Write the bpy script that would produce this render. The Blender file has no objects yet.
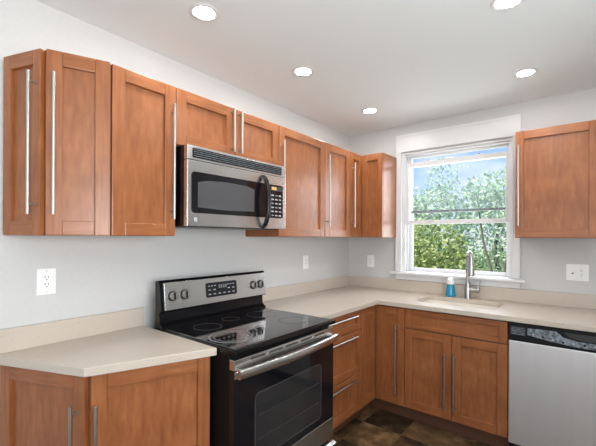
import bpy, bmesh, math, random
from mathutils import Vector, Matrix
C = bpy.context.scene.collection
S = bpy.context.scene
PI = math.pi
random.seed(7)

# ------------------------------------------------------------------ camera
cam_d = bpy.data.cameras.new('camera')
cam = bpy.data.objects.new('camera', cam_d); C.objects.link(cam)
cam_d.sensor_fit = 'HORIZONTAL'; cam_d.sensor_width = 36.0
cam_d.lens = 361.0675 / 596 * 36.0
cam_d.shift_x = -1.5195 / 596
cam_d.shift_y = 14.1767 / 596
cam_d.clip_start = 0.05
cam.matrix_world = (Matrix.Translation((1.9409, -3.2701, 1.4074)) @ Matrix.Rotation(0.6721, 4, 'Z')
                    @ Matrix.Rotation(PI / 2, 4, 'X') @ Matrix.Rotation(0.0046, 4, 'Z'))
S.camera = cam

# ------------------------------------------------------------------ world, sun, daylight, fill lamps, exposure
w = bpy.data.worlds.new('sky'); S.world = w; w.use_nodes = True
nt = w.node_tree; nt.nodes.clear()
def N(tree, typ, **kw):
    n = tree.nodes.new(typ)
    for k, v in kw.items(): setattr(n, k, v)
    return n
_tc = N(nt, 'ShaderNodeTexCoord'); _sep = N(nt, 'ShaderNodeSeparateXYZ')
nt.links.new(_tc.outputs['Generated'], _sep.inputs[0])
_rmp = N(nt, 'ShaderNodeValToRGB')
_rmp.color_ramp.elements[0].position = 0.0; _rmp.color_ramp.elements[0].color = (0.85, 0.91, 1.0, 1)
_rmp.color_ramp.elements[1].position = 0.42; _rmp.color_ramp.elements[1].color = (0.22, 0.42, 0.86, 1)
_e = _rmp.color_ramp.elements.new(0.07); _e.color = (0.58, 0.75, 1.0, 1)
_e = _rmp.color_ramp.elements.new(0.16); _e.color = (0.36, 0.57, 0.96, 1)
nt.links.new(_sep.outputs['Z'], _rmp.inputs[0])
_mp = N(nt, 'ShaderNodeMapping'); _mp.inputs['Scale'].default_value = (3, 3, 7)
nt.links.new(_tc.outputs['Generated'], _mp.inputs[0])
_ns = N(nt, 'ShaderNodeTexNoise'); _ns.inputs['Scale'].default_value = 1.3; _ns.inputs['Detail'].default_value = 6
nt.links.new(_mp.outputs[0], _ns.inputs['Vector'])
_cr = N(nt, 'ShaderNodeValToRGB'); _cr.color_ramp.elements[0].position = 0.52; _cr.color_ramp.elements[1].position = 0.80
nt.links.new(_ns.outputs['Fac'], _cr.inputs[0])
_mx = N(nt, 'ShaderNodeMixRGB'); _mx.inputs[2].default_value = (0.95, 0.96, 1, 1)
nt.links.new(_cr.outputs[0], _mx.inputs[0]); nt.links.new(_rmp.outputs[0], _mx.inputs[1])
_bg = N(nt, 'ShaderNodeBackground'); _bg.inputs['Strength'].default_value = 1.0
nt.links.new(_mx.outputs[0], _bg.inputs['Color'])
_wo = N(nt, 'ShaderNodeOutputWorld'); nt.links.new(_bg.outputs[0], _wo.inputs['Surface'])

sun_d = bpy.data.lights.new('sun', 'SUN'); sun_d.energy = 8.0; sun_d.angle = 0.01; sun_d.color = (1, 0.95, 0.87)
sun = bpy.data.objects.new('sun', sun_d); C.objects.link(sun)
sun.rotation_euler = Vector((0.35, 0.62, -0.75)).to_track_quat('-Z', 'Y').to_euler()

def area(name, loc, direction, sx, sy, power, color=(1, 1, 1)):
    d = bpy.data.lights.new(name, 'AREA'); d.shape = 'RECTANGLE'; d.size = sx; d.size_y = sy
    d.energy = power; d.color = color
    o = bpy.data.objects.new(name, d); C.objects.link(o); o.location = loc
    o.rotation_euler = Vector(direction).to_track_quat('-Z', 'Y').to_euler()
    return o
# added fill lamps at two unseen openings; area lamp for sink window daylight
area('added_fill_rear', (1.75, -5.95, 1.3), (0, 1, 0.9), 2.3, 1.9, 22, (0.97, 0.985, 1.0))
area('added_fill_side', (3.42, -3.2, 1.5), (-1, -0.1, 1.0), 1.6, 1.2, 118, (0.97, 0.985, 1.0))
area('daylight_sink_window', (1.03, 0.27, 1.70), (0, -1, -0.35), 0.85, 0.95, 15, (0.95, 0.98, 1.0))
LAMP = 195.0   # radiance of the ceiling lamps' lenses

S.view_settings.view_transform = 'Standard'
S.view_settings.look = 'None'
S.view_settings.gamma = 1.0
S.view_settings.use_curve_mapping = False
S.view_settings.exposure = 0.0

# ------------------------------------------------------------------ materials
MATS = {}
def mat(name, color, rough=0.5, metal=0.0, spec=0.5, coat=0.0, emit=None, estr=0):
    m = bpy.data.materials.new(name); m.use_nodes = True
    b = m.node_tree.nodes['Principled BSDF']
    b.inputs['Base Color'].default_value = (*color, 1); b.inputs['Roughness'].default_value = rough
    b.inputs['Metallic'].default_value = metal; b.inputs['Specular IOR Level'].default_value = spec
    b.inputs['Coat Weight'].default_value = coat
    if emit: b.inputs['Emission Color'].default_value = (*emit, 1); b.inputs['Emission Strength'].default_value = estr
    MATS[name] = m; return m
def bsdf(m): return m.node_tree.nodes['Principled BSDF']
def ramp(t, stops):
    r = N(t, 'ShaderNodeValToRGB'); cr = r.color_ramp
    cr.elements[0].position, cr.elements[0].color = stops[0][0], (*stops[0][1], 1)
    cr.elements[1].position, cr.elements[1].color = stops[-1][0], (*stops[-1][1], 1)
    for p, c in stops[1:-1]:
        e = cr.elements.new(p); e.color = (*c, 1)
    return r
def noise_color(m, scale, vec, stops, coords='Object', detail=4, rnd=False, bump=0, rough=None):
    t = m.node_tree; b = bsdf(m)
    tc = N(t, 'ShaderNodeTexCoord'); src = tc.outputs[coords]
    if rnd:
        oi = N(t, 'ShaderNodeObjectInfo'); ml = N(t, 'ShaderNodeMath', operation='MULTIPLY'); ml.inputs[1].default_value = 37.0
        t.links.new(oi.outputs['Random'], ml.inputs[0])
        ad = N(t, 'ShaderNodeVectorMath', operation='ADD'); t.links.new(src, ad.inputs[0]); t.links.new(ml.outputs[0], ad.inputs[1]); src = ad.outputs[0]
    mp = N(t, 'ShaderNodeMapping'); mp.inputs['Scale'].default_value = vec; t.links.new(src, mp.inputs[0])
    n = N(t, 'ShaderNodeTexNoise'); n.inputs['Scale'].default_value = scale; n.inputs['Detail'].default_value = detail
    t.links.new(mp.outputs[0], n.inputs['Vector'])
    r = ramp(t, stops); t.links.new(n.outputs['Fac'], r.inputs[0]); t.links.new(r.outputs[0], b.inputs['Base Color'])
    if bump:
        bp = N(t, 'ShaderNodeBump'); bp.inputs['Strength'].default_value = bump; bp.inputs['Distance'].default_value = 0.002
        t.links.new(n.outputs['Fac'], bp.inputs['Height']); t.links.new(bp.outputs[0], b.inputs['Normal'])
    return n, r

WOOD = [(0.2, (0.228, 0.073, 0.024)), (0.5, (0.305, 0.107, 0.037)), (0.8, (0.380, 0.145, 0.055))]
def wood(name, vec, worn=False):
    m = mat(name, (0.4, 0.17, 0.07), 0.30, 0, 0.5)
    n, r = noise_color(m, 1.0, vec, WOOD, rnd=True, detail=7)
    t = m.node_tree; b = bsdf(m)
    # broad blotches of stain
    tc = N(t, 'ShaderNodeTexCoord'); n2 = N(t, 'ShaderNodeTexNoise'); n2.inputs['Scale'].default_value = 7.0; n2.inputs['Detail'].default_value = 3
    t.links.new(tc.outputs['Object'], n2.inputs['Vector'])
    r2 = ramp(t, [(0.3, (0.82, 0.80, 0.78)), (0.7, (1.08, 1.08, 1.08))]); t.links.new(n2.outputs['Fac'], r2.inputs[0])
    mx = N(t, 'ShaderNodeMixRGB', blend_type='MULTIPLY'); mx.inputs[0].default_value = 1
    t.links.new(r.outputs[0], mx.inputs[1]); t.links.new(r2.outputs[0], mx.inputs[2])
    out = mx.outputs[0]
    if worn:   # short vertical scuffs where the finish has rubbed pale
        mp = N(t, 'ShaderNodeMapping'); mp.inputs['Scale'].default_value = (160, 160, 14); t.links.new(tc.outputs['Object'], mp.inputs[0])
        n3 = N(t, 'ShaderNodeTexNoise'); n3.inputs['Scale'].default_value = 1; n3.inputs['Detail'].default_value = 3; t.links.new(mp.outputs[0], n3.inputs['Vector'])
        r3 = ramp(t, [(0.60, (0, 0, 0)), (0.74, (0.5, 0.5, 0.5))]); t.links.new(n3.outputs['Fac'], r3.inputs[0])
        m3 = N(t, 'ShaderNodeMath', operation='MULTIPLY')
        r4 = ramp(t, [(0.42, (0, 0, 0)), (0.62, (1, 1, 1))]); t.links.new(n2.outputs['Fac'], r4.inputs[0])
        t.links.new(r3.outputs[0], m3.inputs[0]); t.links.new(r4.outputs[0], m3.inputs[1])
        mx2 = N(t, 'ShaderNodeMixRGB'); mx2.inputs[2].default_value = (0.62, 0.42, 0.27, 1)
        t.links.new(m3.outputs[0], mx2.inputs[0]); t.links.new(out, mx2.inputs[1]); out = mx2.outputs[0]
    t.links.new(out, b.inputs['Base Color'])
    return m
wood_v = wood('maple_vertical', (70, 70, 6))
wood_h = wood('maple_horizontal', (6, 70, 70))
wood_p = wood('maple_panel', (45, 45, 9))
wood_pw = wood('maple_panel_worn', (45, 45, 9), worn=True)

wall_m = mat('wall_paint', (0.66, 0.665, 0.66), 0.7, 0, 0.3)
noise_color(wall_m, 60, (1, 1, 1), [(0.3, (0.560, 0.556, 0.545)), (0.7, (0.580, 0.576, 0.565))], bump=0.05)
ceil_m = mat('ceiling_paint', (0.79, 0.83, 0.835), 0.8, 0, 0.2)
trim_m = mat('white_trim', (0.70, 0.70, 0.70), 0.35)
plastic_w = mat('white_plastic', (0.84, 0.84, 0.83), 0.35)
slot_m = mat('dark_slot', (0.03, 0.03, 0.03), 0.6)
stone_m = mat('quartz', (0.66, 0.60, 0.53), 0.28, 0, 0.5)
def speckle(m, base, dark):
    t = m.node_tree; b = bsdf(m); tc = N(t, 'ShaderNodeTexCoord')
    v = N(t, 'ShaderNodeTexVoronoi'); v.inputs['Scale'].default_value = 95; t.links.new(tc.outputs['Object'], v.inputs['Vector'])
    r = ramp(t, [(0.10, dark), (0.22, base)]); t.links.new(v.outputs['Distance'], r.inputs[0])
    n = N(t, 'ShaderNodeTexNoise'); n.inputs['Scale'].default_value = 30; t.links.new(tc.outputs['Object'], n.inputs['Vector'])
    r2 = ramp(t, [(0.52, (0, 0, 0)), (0.62, (1, 1, 1))]); t.links.new(n.outputs['Fac'], r2.inputs[0])
    mx = N(t, 'ShaderNodeMixRGB'); mx.inputs[1].default_value = (*base, 1)
    t.links.new(r2.outputs[0], mx.inputs[0]); t.links.new(r.outputs[0], mx.inputs[2]); t.links.new(mx.outputs[0], b.inputs['Base Color'])
speckle(stone_m, (0.53, 0.462, 0.388), (0.27, 0.21, 0.15))
sink_m = mat('sink_composite', (0.80, 0.75, 0.67), 0.35)
nickel = mat('satin_nickel', (0.50, 0.48, 0.45), 0.38, 1.0)
chrome = mat('brushed_nickel', (0.46, 0.45, 0.44), 0.30, 1.0)
steel = mat('stainless', (0.60, 0.59, 0.57), 0.24, 1.0)
def brush(m, vec, c0, c1):
    n, r = noise_color(m, 1, vec, [(0.35, c0), (0.65, c1)], detail=3)
brush(steel, (3, 3, 260), (0.70, 0.70, 0.69), (0.78, 0.78, 0.77))
steel_dw = mat('stainless_vertical_brush', (0.6, 0.6, 0.6), 0.42, 1.0)
brush(steel_dw, (25, 25, 1.2), (0.84, 0.825, 0.80), (0.86, 0.845, 0.82))
black_gloss = mat('black_glass', (0.006, 0.006, 0.008), 0.06, 0, 0.6)
black_enamel = mat('black_enamel', (0.004, 0.004, 0.005), 0.15, 0, 0.35)
black_pl = mat('black_plastic', (0.006, 0.006, 0.007), 0.30, 0, 0.3)
black_side = mat('black_painted_steel', (0.004, 0.004, 0.004), 0.5, 0, 0.2)
cook_m = mat('ceramic_glass', (0.006, 0.006, 0.008), 0.05, 0, 0.5); bsdf(cook_m).inputs['IOR'].default_value = 2.6
ring_m = mat('burner_print', (0.05, 0.05, 0.052), 0.3); ring_f = mat('burner_print_bright', (0.20, 0.20, 0.21), 0.3)
mesh_m = mat('microwave_screen', (0.07, 0.07, 0.075), 0.15, 0, 0.8)
print_m = mat('pale_print', (0.36, 0.37, 0.38), 0.5)
amber_m = mat('amber_label', (0.75, 0.45, 0.10), 0.5)
cap_m = mat('brown_end_cap', (0.16, 0.07, 0.05), 0.5)
rail_m = mat('grey_sash_rail', (0.12, 0.13, 0.14), 0.5)
mottle_m = mat('mottled_grey', (0.26, 0.29, 0.32), 0.35)
noise_color(mottle_m, 60, (1, 1, 1), [(0.35, (0.07, 0.085, 0.10)), (0.65, (0.26, 0.30, 0.33))])  # the mottling imitates reflections on the dishwasher's control strip
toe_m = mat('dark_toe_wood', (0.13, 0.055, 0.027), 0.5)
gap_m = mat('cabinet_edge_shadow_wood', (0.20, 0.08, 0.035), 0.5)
rubber = mat('black_rubber', (0.01, 0.01, 0.01), 0.7)
soap_m = mat('blue_soap_bottle', (0.015, 0.24, 0.40), 0.15, 0, 0.6)
lens_m = mat('lamp_lens', (0.9, 0.9, 0.9), 0.4, emit=(1.0, 0.98, 0.955), estr=LAMP)
oven_int = mat('oven_inner_glass', (0.022, 0.022, 0.023), 0.08, 0, 0.6)
oven_line = mat('oven_window_line', (0.05, 0.05, 0.052), 0.3)
glass = bpy.data.materials.new('window_glass'); glass.use_nodes = True
def make_glass(m, haze):
    t = m.node_tree; t.nodes.clear()
    o = N(t, 'ShaderNodeOutputMaterial'); tr = N(t, 'ShaderNodeBsdfTransparent'); gl = N(t, 'ShaderNodeBsdfGlossy'); gl.inputs['Roughness'].default_value = 0.02
    fr = N(t, 'ShaderNodeFresnel'); fr.inputs['IOR'].default_value = 1.15
    mx = N(t, 'ShaderNodeMixShader'); t.links.new(fr.outputs[0], mx.inputs[0]); t.links.new(tr.outputs[0], mx.inputs[1]); t.links.new(gl.outputs[0], mx.inputs[2])
    df = N(t, 'ShaderNodeBsdfTranslucent'); df.inputs['Color'].default_value = (0.8, 0.9, 0.92, 1)
    m2 = N(t, 'ShaderNodeMixShader'); m2.inputs[0].default_value = haze
    t.links.new(mx.outputs[0], m2.inputs[1]); t.links.new(df.outputs[0], m2.inputs[2]); t.links.new(m2.outputs[0], o.inputs['Surface'])
make_glass(glass, 0.012)

tile_m = mat('slate_tiles', (0.1, 0.07, 0.04), 0.35, 0, 0.5)
def make_tile(m):
    t = m.node_tree; b = bsdf(m); L = t.links.new
    g = N(t, 'ShaderNodeNewGeometry')
    ad = N(t, 'ShaderNodeVectorMath', operation='ADD'); ad.inputs[1].default_value = (-0.607 + 3.05, 0.80 + 6.1, 0); L(g.outputs['Position'], ad.inputs[0])
    dv = N(t, 'ShaderNodeVectorMath', operation='SCALE'); dv.inputs['Scale'].default_value = 1 / 0.305; L(ad.outputs[0], dv.inputs[0])
    fl = N(t, 'ShaderNodeVectorMath', operation='FLOOR'); L(dv.outputs[0], fl.inputs[0])
    fc = N(t, 'ShaderNodeVectorMath', operation='FRACTION'); L(dv.outputs[0], fc.inputs[0])
    of = N(t, 'ShaderNodeVectorMath', operation='ADD'); of.inputs[1].default_value = (3.3, 1.7, 0); L(fl.outputs[0], of.inputs[0])
    wn = N(t, 'ShaderNodeTexWhiteNoise'); wn.noise_dimensions = '2D'; L(of.outputs[0], wn.inputs['Vector'])
    sc = N(t, 'ShaderNodeVectorMath', operation='SCALE'); sc.inputs['Scale'].default_value = 11; L(wn.outputs['Color'], sc.inputs[0])
    ps = N(t, 'ShaderNodeVectorMath', operation='ADD'); L(g.outputs['Position'], ps.inputs[0]); L(sc.outputs[0], ps.inputs[1])
    n = N(t, 'ShaderNodeTexNoise'); n.inputs['Scale'].default_value = 9; n.inputs['Detail'].default_value = 8; n.inputs['Roughness'].default_value = 0.65; L(ps.outputs[0], n.inputs['Vector'])
    mixv = N(t, 'ShaderNodeMath', operation='MULTIPLY_ADD'); mixv.inputs[1].default_value = 0.24; L(wn.outputs['Value'], mixv.inputs[0])
    hf = N(t, 'ShaderNodeMath', operation='MULTIPLY'); hf.inputs[1].default_value = 0.86; L(n.outputs['Fac'], hf.inputs[0]); L(hf.outputs[0], mixv.inputs[2])
    r = ramp(t, [(0.34, (0.012, 0.009, 0.007)), (0.47, (0.045, 0.027, 0.014)), (0.62, (0.120, 0.070, 0.032)), (0.80, (0.26, 0.165, 0.080))]); L(mixv.outputs[0], r.inputs[0])
    sx = N(t, 'ShaderNodeSeparateXYZ'); L(fc.outputs[0], sx.inputs[0])
    def edge(sock):
        a = N(t, 'ShaderNodeMath', operation='SUBTRACT'); a.inputs[1].default_value = 0.5; L(sock, a.inputs[0])
        ab = N(t, 'ShaderNodeMath', operation='ABSOLUTE'); L(a.outputs[0], ab.inputs[0]); return ab
    mxx = N(t, 'ShaderNodeMath', operation='MAXIMUM'); L(edge(sx.outputs['X']).outputs[0], mxx.inputs[0]); L(edge(sx.outputs['Y']).outputs[0], mxx.inputs[1])
    gt = N(t, 'ShaderNodeMath', operation='GREATER_THAN'); gt.inputs[1].default_value = 0.491; L(mxx.outputs[0], gt.inputs[0])
    mx = N(t, 'ShaderNodeMixRGB'); mx.inputs[2].default_value = (0.10, 0.075, 0.05, 1); L(gt.outputs[0], mx.inputs[0]); L(r.outputs[0], mx.inputs[1]); L(mx.outputs[0], b.inputs['Base Color'])
    bp = N(t, 'ShaderNodeBump'); bp.inputs['Strength'].default_value = 0.35; bp.inputs['Distance'].default_value = 0.004
    sb = N(t, 'ShaderNodeMath', operation='SUBTRACT'); L(n.outputs['Fac'], sb.inputs[0]); L(gt.outputs[0], sb.inputs[1]); L(sb.outputs[0], bp.inputs['Height']); L(bp.outputs[0], b.inputs['Normal'])
make_tile(tile_m)

# ------------------------------------------------------------------ mesh helpers
class MB:
    def __init__(s): s.bm = bmesh.new(); s.mi = 0; s.mats = []
    def use(s, m):
        if m not in s.mats: s.mats.append(m)
        s.mi = s.mats.index(m); return s
    def _join(s, b2, M=None):
        if M is not None: b2.transform(M)
        me = bpy.data.meshes.new('tmp'); b2.to_mesh(me); b2.free()
        k = len(s.bm.faces); s.bm.from_mesh(me); bpy.data.meshes.remove(me)
        s.bm.faces.ensure_lookup_table()
        for f in s.bm.faces[k:]: f.material_index = s.mi
        return s
    def box(s, x0, x1, y0, y1, z0, z1, bev=0.0, M=None, seg=2):
        b = bmesh.new(); bmesh.ops.create_cube(b, size=1)
        for v in b.verts:
            v.co = Vector(((x0 + x1) / 2 + v.co.x * (x1 - x0), (y0 + y1) / 2 + v.co.y * (y1 - y0), (z0 + z1) / 2 + v.co.z * (z1 - z0)))
        if bev: bmesh.ops.bevel(b, geom=b.edges[:], offset=bev, segments=seg, affect='EDGES', profile=0.6)
        return s._join(b, M)
    def prism(s, poly, z0, z1, bev=0.0, M=None):
        b = bmesh.new(); vs = [b.verts.new((x, y, z0)) for x, y in poly]; f = b.faces.new(vs)
        r = bmesh.ops.extrude_face_region(b, geom=[f])
        for e in r['geom']:
            if isinstance(e, bmesh.types.BMVert): e.co.z = z1
        bmesh.ops.recalc_face_normals(b, faces=b.faces[:])
        if bev: bmesh.ops.bevel(b, geom=b.edges[:], offset=bev, segments=2, affect='EDGES', profile=0.6)
        return s._join(b, M)
    def holed(s, outer, holes, z0, z1, M=None):
        b = bmesh.new(); es = []
        for loop in [outer] + holes:
            vs = [b.verts.new((x, y, z0)) for x, y in loop]
            es += [b.edges.new((vs[i], vs[(i + 1) % len(vs)])) for i in range(len(vs))]
        bmesh.ops.triangle_fill(b, use_beauty=True, use_dissolve=False, edges=es)
        r = bmesh.ops.extrude_face_region(b, geom=b.faces[:])
        for e in r['geom']:
            if isinstance(e, bmesh.types.BMVert): e.co.z = z1
        bmesh.ops.recalc_face_normals(b, faces=b.faces[:])
        return s._join(b, M)
    def cyl(s, p0, p1, r, r2=None, n=16, bev=0):
        p0, p1 = Vector(p0), Vector(p1); d = p1 - p0
        b = bmesh.new(); bmesh.ops.create_cone(b, cap_ends=True, segments=n, radius1=r, radius2=r if r2 is None else r2, depth=d.length)
        if bev: bmesh.ops.bevel(b, geom=[e for e in b.edges if abs(e.verts[0].co.z - e.verts[1].co.z) < 1e-6], offset=bev, segments=2, affect='EDGES')
        return s._join(b, Matrix.Translation((p0 + p1) / 2) @ d.to_track_quat('Z', 'Y').to_matrix().to_4x4())
    def lathe(s, prof, n=24, M=None):
        b = bmesh.new(); rings = []
        for r, z in prof:
            rings.append([b.verts.new((r * math.cos(2 * PI * i / n), r * math.sin(2 * PI * i / n), z)) for i in range(n)])
        for a, c in zip(rings, rings[1:]):
            for i in range(n): b.faces.new((a[i], a[(i + 1) % n], c[(i + 1) % n], c[i]))
        b.faces.new(rings[0][::-1]); b.faces.new(rings[-1])
        bmesh.ops.recalc_face_normals(b, faces=b.faces[:])
        return s._join(b, M)
    def tube(s, path, ru, rv, up=(0, 0, 1), n=12, M=None, power=2.0):
        b = bmesh.new(); P = [Vector(p) for p in path]; rings = []
        for i, p in enumerate(P):
            t = (P[min(i + 1, len(P) - 1)] - P[max(i - 1, 0)]).normalized()
            u = Vector(up) - t * t.dot(Vector(up)); u.normalize(); v = t.cross(u)
            a = ru[i] if isinstance(ru, (list, tuple)) else ru; c = rv[i] if isinstance(rv, (list, tuple)) else rv
            ring = []
            for k in range(n):
                an = 2 * PI * k / n; cs, sn = math.cos(an), math.sin(an)
                cs = math.copysign(abs(cs) ** (2 / power), cs); sn = math.copysign(abs(sn) ** (2 / power), sn)
                ring.append(b.verts.new(p + u * a * cs + v * c * sn))
            rings.append(ring)
        for a, c in zip(rings, rings[1:]):
            for i in range(n): b.faces.new((a[i], a[(i + 1) % n], c[(i + 1) % n], c[i]))
        b.faces.new(rings[0][::-1]); b.faces.new(rings[-1])
        bmesh.ops.recalc_face_normals(b, faces=b.faces[:])
        return s._join(b, M)
    def build(s, name, parent=None, m=None, smooth=False, loc=(0, 0, 0), rz=0.0):
        me = bpy.data.meshes.new(name); s.bm.to_mesh(me); s.bm.free()
        for x in (s.mats or [m]): me.materials.append(x)
        if smooth:
            me.polygons.foreach_set('use_smooth', [True] * len(me.polygons))
            me.set_sharp_from_angle(angle=math.radians(40))
        o = bpy.data.objects.new(name, me); C.objects.link(o)
        o.location = loc; o.rotation_euler = (0, 0, rz)
        if parent: o.parent = parent
        return o
def rrect(x0, x1, y0, y1, r, n=5):
    pts = []
    for cx, cy, a0 in ((x1 - r, y1 - r, 0), (x0 + r, y1 - r, 90), (x0 + r, y0 + r, 180), (x1 - r, y0 + r, 270)):
        for i in range(n + 1):
            a = math.radians(a0 + 90 * i / n); pts.append((cx + r * math.cos(a), cy + r * math.sin(a)))
    return pts
XZ = Matrix.Rotation(PI / 2, 4, 'X')     # prism drawn in x/z, extruded towards -y
def tag(o, label=None, cat=None, group=None, kind=None):
    if label: o['label'] = label
    if cat: o['category'] = cat
    if group: o['group'] = group
    if kind: o['kind'] = kind
    return o
def thing(name, label, cat, loc=(0, 0, 0), rz=0.0, group=None):
    o = bpy.data.objects.new(name, None); C.objects.link(o); o.location = loc; o.rotation_euler = (0, 0, rz)
    o.empty_display_size = 0.05
    return tag(o, label, cat, group)

# ------------------------------------------------------------------ the setting
H = 2.4649; CT = 0.9126; ZB = 1.4096; ZT = 2.1597; U = 0.324; B = 0.618
tag(MB().use(tile_m).box(-0.15, 3.55, -6.1, 0.2, -0.1, 0.0).build('floor'), kind='structure')
tag(MB().use(ceil_m).box(-0.15, 3.55, -6.1, 0.2, H, H + 0.15).build('ceiling'), kind='structure')
tag(MB().use(wall_m).box(-0.15, 0.0, -6.1, 0.0, 0.0, H).build('wall_left'), kind='structure')
mb = MB().use(wall_m)      # back wall with the window opening
WX0, WX1, WZ0, WZ1 = 0.575, 1.485, 1.066, 2.20
mb.holed([(-0.15, 0), (3.55, 0), (3.55, H), (-0.15, H)], [[(WX0, WZ0), (WX1, WZ0), (WX1, WZ1), (WX0, WZ1)]], 0, -0.2, M=XZ)
tag(mb.build('wall_back'), kind='structure')
mb = MB().use(wall_m)
mb.holed([(-6.1, 0), (0, 0), (0, H), (-6.1, H)], [[(-4.05, 0.9), (-2.35, 0.9), (-2.35, 2.15), (-4.05, 2.15)]], 0, 0.15, M=Matrix(((0, 0, 1, 3.4), (1, 0, 0, 0), (0, 1, 0, 0), (0, 0, 0, 1))))
tag(mb.build('wall_right'), kind='structure')
mb = MB().use(wall_m)
mb.holed([(0, 0), (3.4, 0), (3.4, H), (0, H)], [[(0.55, 0.25), (2.95, 0.25), (2.95, 2.25), (0.55, 2.25)]], 6.0, 6.1, M=XZ)
tag(mb.build('wall_front'), kind='structure')

# window over the sink
win = bpy.data.objects.new('window_1', None); C.objects.link(win); win.location = (0, 0, 0); win['kind'] = 'structure'
cs = MB().use(trim_m)
cs.box(0.519, 0.578, -0.022, -0.001, 1.09, 2.205, 0.003).box(1.482, 1.537, -0.022, -0.001, 1.09, 2.205, 0.003)
cs.box(0.519, 1.537, -0.022, -0.001, 2.206, 2.368, 0.003)
cs.box(0.519, 1.537, -0.028, -0.0225, 2.345, 2.368, 0.002).box(0.519, 0.531, -0.028, -0.0225, 1.09, 2.344, 0.002).box(1.525, 1.537, -0.028, -0.0225, 1.09, 2.344, 0.002)
for x in (0.566, 1.484): cs.box(x, x + 0.010, -0.027, -0.0225, 1.09, 2.205, 0.002)
cs.box(0.566, 1.494, -0.027, -0.0225, 2.207, 2.219, 0.002)
cs.build('casing', win)
st = MB().use(trim_m); st.box(0.477, 1.575, -0.058, 0.02, 1.066, 1.088, 0.006); st.build('window_stool', win)
ap = MB().use(trim_m); ap.box(0.519, 1.537, -0.018, -0.001, 1.016, 1.064, 0.003); ap.build('apron', win)
jb = MB().use(trim_m)
jb.box(0.5755, 0.590, -0.001, 0.19, 1.09, 2.199).box(1.470, 1.4845, -0.001, 0.19, 1.09, 2.199).box(0.591, 1.469, -0.001, 0.19, 2.183, 2.199)
jb.box(0.591, 1.469, 0.021, 0.215, 1.067, 1.088)
for x in (0.591, 1.455): jb.box(x, x + 0.014, 0.012, 0.026, 1.09, 2.182, 0.002).box(x, x + 0.014, 0.078, 0.088, 1.09, 2.182, 0.002)
jb.box(0.606, 1.454, 0.012, 0.026, 2.168, 2.182, 0.002)
jb.build('jamb', win)
def sash(name, y0, y1, z0, z1, bot, top, stile=0.038, x0=0.593, x1=1.467):
    s = MB().use(trim_m)
    s.box(x0, x0 + stile, y0, y1, z0, z1, 0.003).box(x1 - stile, x1, y0, y1, z0, z1, 0.003)
    s.box(x0 + stile, x1 - stile, y0, y1, z1 - top, z1, 0.003)
    s.use(rail_m if name == 'upper_sash' else trim_m).box(x0 + stile, x1 - stile, y0, y1, z0, z0 + bot, 0.003)
    o = s.build(name, win)
    ym = (y0 + y1) / 2
    MB().use(glass).box(x0 + stile - 0.004, x1 - stile + 0.004, ym - 0.002, ym + 0.002, z0 + bot - 0.004, z1 - top + 0.004).build('pane', o)
    return o
low = sash('lower_sash', 0.030, 0.066, 1.532, 2.106, 0.036, 0.040)
for x in (0.80, 1.23):
    MB().use(trim_m).box(x - 0.03, x + 0.03, 0.036, 0.060, 2.1065, 2.114, 0.002).use(slot_m).box(x - 0.006, x + 0.006, 0.042, 0.054, 2.1142, 2.120, 0.001).build('tilt_latch', low)
sash('upper_sash', 0.092, 0.126, 1.640, 2.180, 0.022, 0.022)
scr = MB().use(trim_m)
scr.box(0.592, 0.628, 0.135, 0.158, 1.09, 1.66, 0.002).box(1.420, 1.468, 0.135, 0.158, 1.09, 1.66, 0.002)
scr.box(0.629, 1.419, 0.135, 0.158, 1.09, 1.122, 0.002).use(rail_m).box(0.629, 1.419, 0.135, 0.158, 1.647, 1.66, 0.002)
scr.build('screen_frame', win)
# unseen window frames behind and beside the camera, added as light openings
for nm, M in (('added_opening_rear', Matrix.Translation((0.55, -6.0, 0.25))), ('added_opening_side', Matrix.Translation((3.40, -4.05, 0.9)) @ Matrix.Rotation(PI / 2, 4, 'Z'))):
    W_, H_ = (2.4, 2.0) if nm == 'added_opening_rear' else (1.7, 1.25)
    s = MB().use(trim_m)
    y0, y1 = (-0.08, -0.02) if nm == 'added_opening_rear' else (-0.13, -0.05)
    s.box(0, 0.06, y0, y1, 0, H_, M=M).box(W_ - 0.06, W_, y0, y1, 0, H_, M=M).box(0.06, W_ - 0.06, y0, y1, 0, 0.06, M=M).box(0.06, W_ - 0.06, y0, y1, H_ - 0.06, H_, M=M)
    s.box(W_ / 2 - 0.035, W_ / 2 + 0.035, y0, y1, 0.06, H_ - 0.06, M=M)
    tag(s.build(nm), kind='structure')

# ------------------------------------------------------------------ cabinet builders (local frame: width +x, front towards -y)
def shaker(name, parent, w_, h_, loc, rz=0.0, stile=0.058, rail=0.058, t=0.02, worn=False):
    d = MB().use(wood_v)
    d.box(0, stile, -t, 0, 0, h_, 0.003).box(w_ - stile, w_, -t, 0, 0, h_, 0.003)
    d.use(wood_h).box(stile + 0.0003, w_ - stile - 0.0003, -t, 0, 0, rail, 0.003).box(stile + 0.0003, w_ - stile - 0.0003, -t, 0, h_ - rail, h_, 0.003)
    d.use(wood_pw if worn else wood_p).box(stile - 0.005, w_ - stile + 0.005, -t + 0.014, -0.003, rail - 0.005, h_ - rail + 0.005)
    return d.build(name, parent, loc=loc, rz=rz)
def pull(parent, x, z, L, vertical=True, t=0.02, r=0.006, out=0.034):
    m = MB().use(nickel); y = -t - out
    if vertical:
        m.cyl((x, y, z - L / 2), (x, y, z + L / 2), r, n=14, bev=0.001)
        e = L * 0.43
        for s in (-1, 1): m.cyl((x, -t + 0.0002, z + s * e), (x, y, z + s * e), 0.0045, n=10)
    else:
        m.cyl((x - L / 2, y, z), (x + L / 2, y, z), r, n=14, bev=0.001)
        e = L * 0.43
        for s in (-1, 1): m.cyl((x + s * e, -t + 0.0002, z), (x + s * e, y, z), 0.0045, n=10)
    return m.build('handle', parent, smooth=True)
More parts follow.
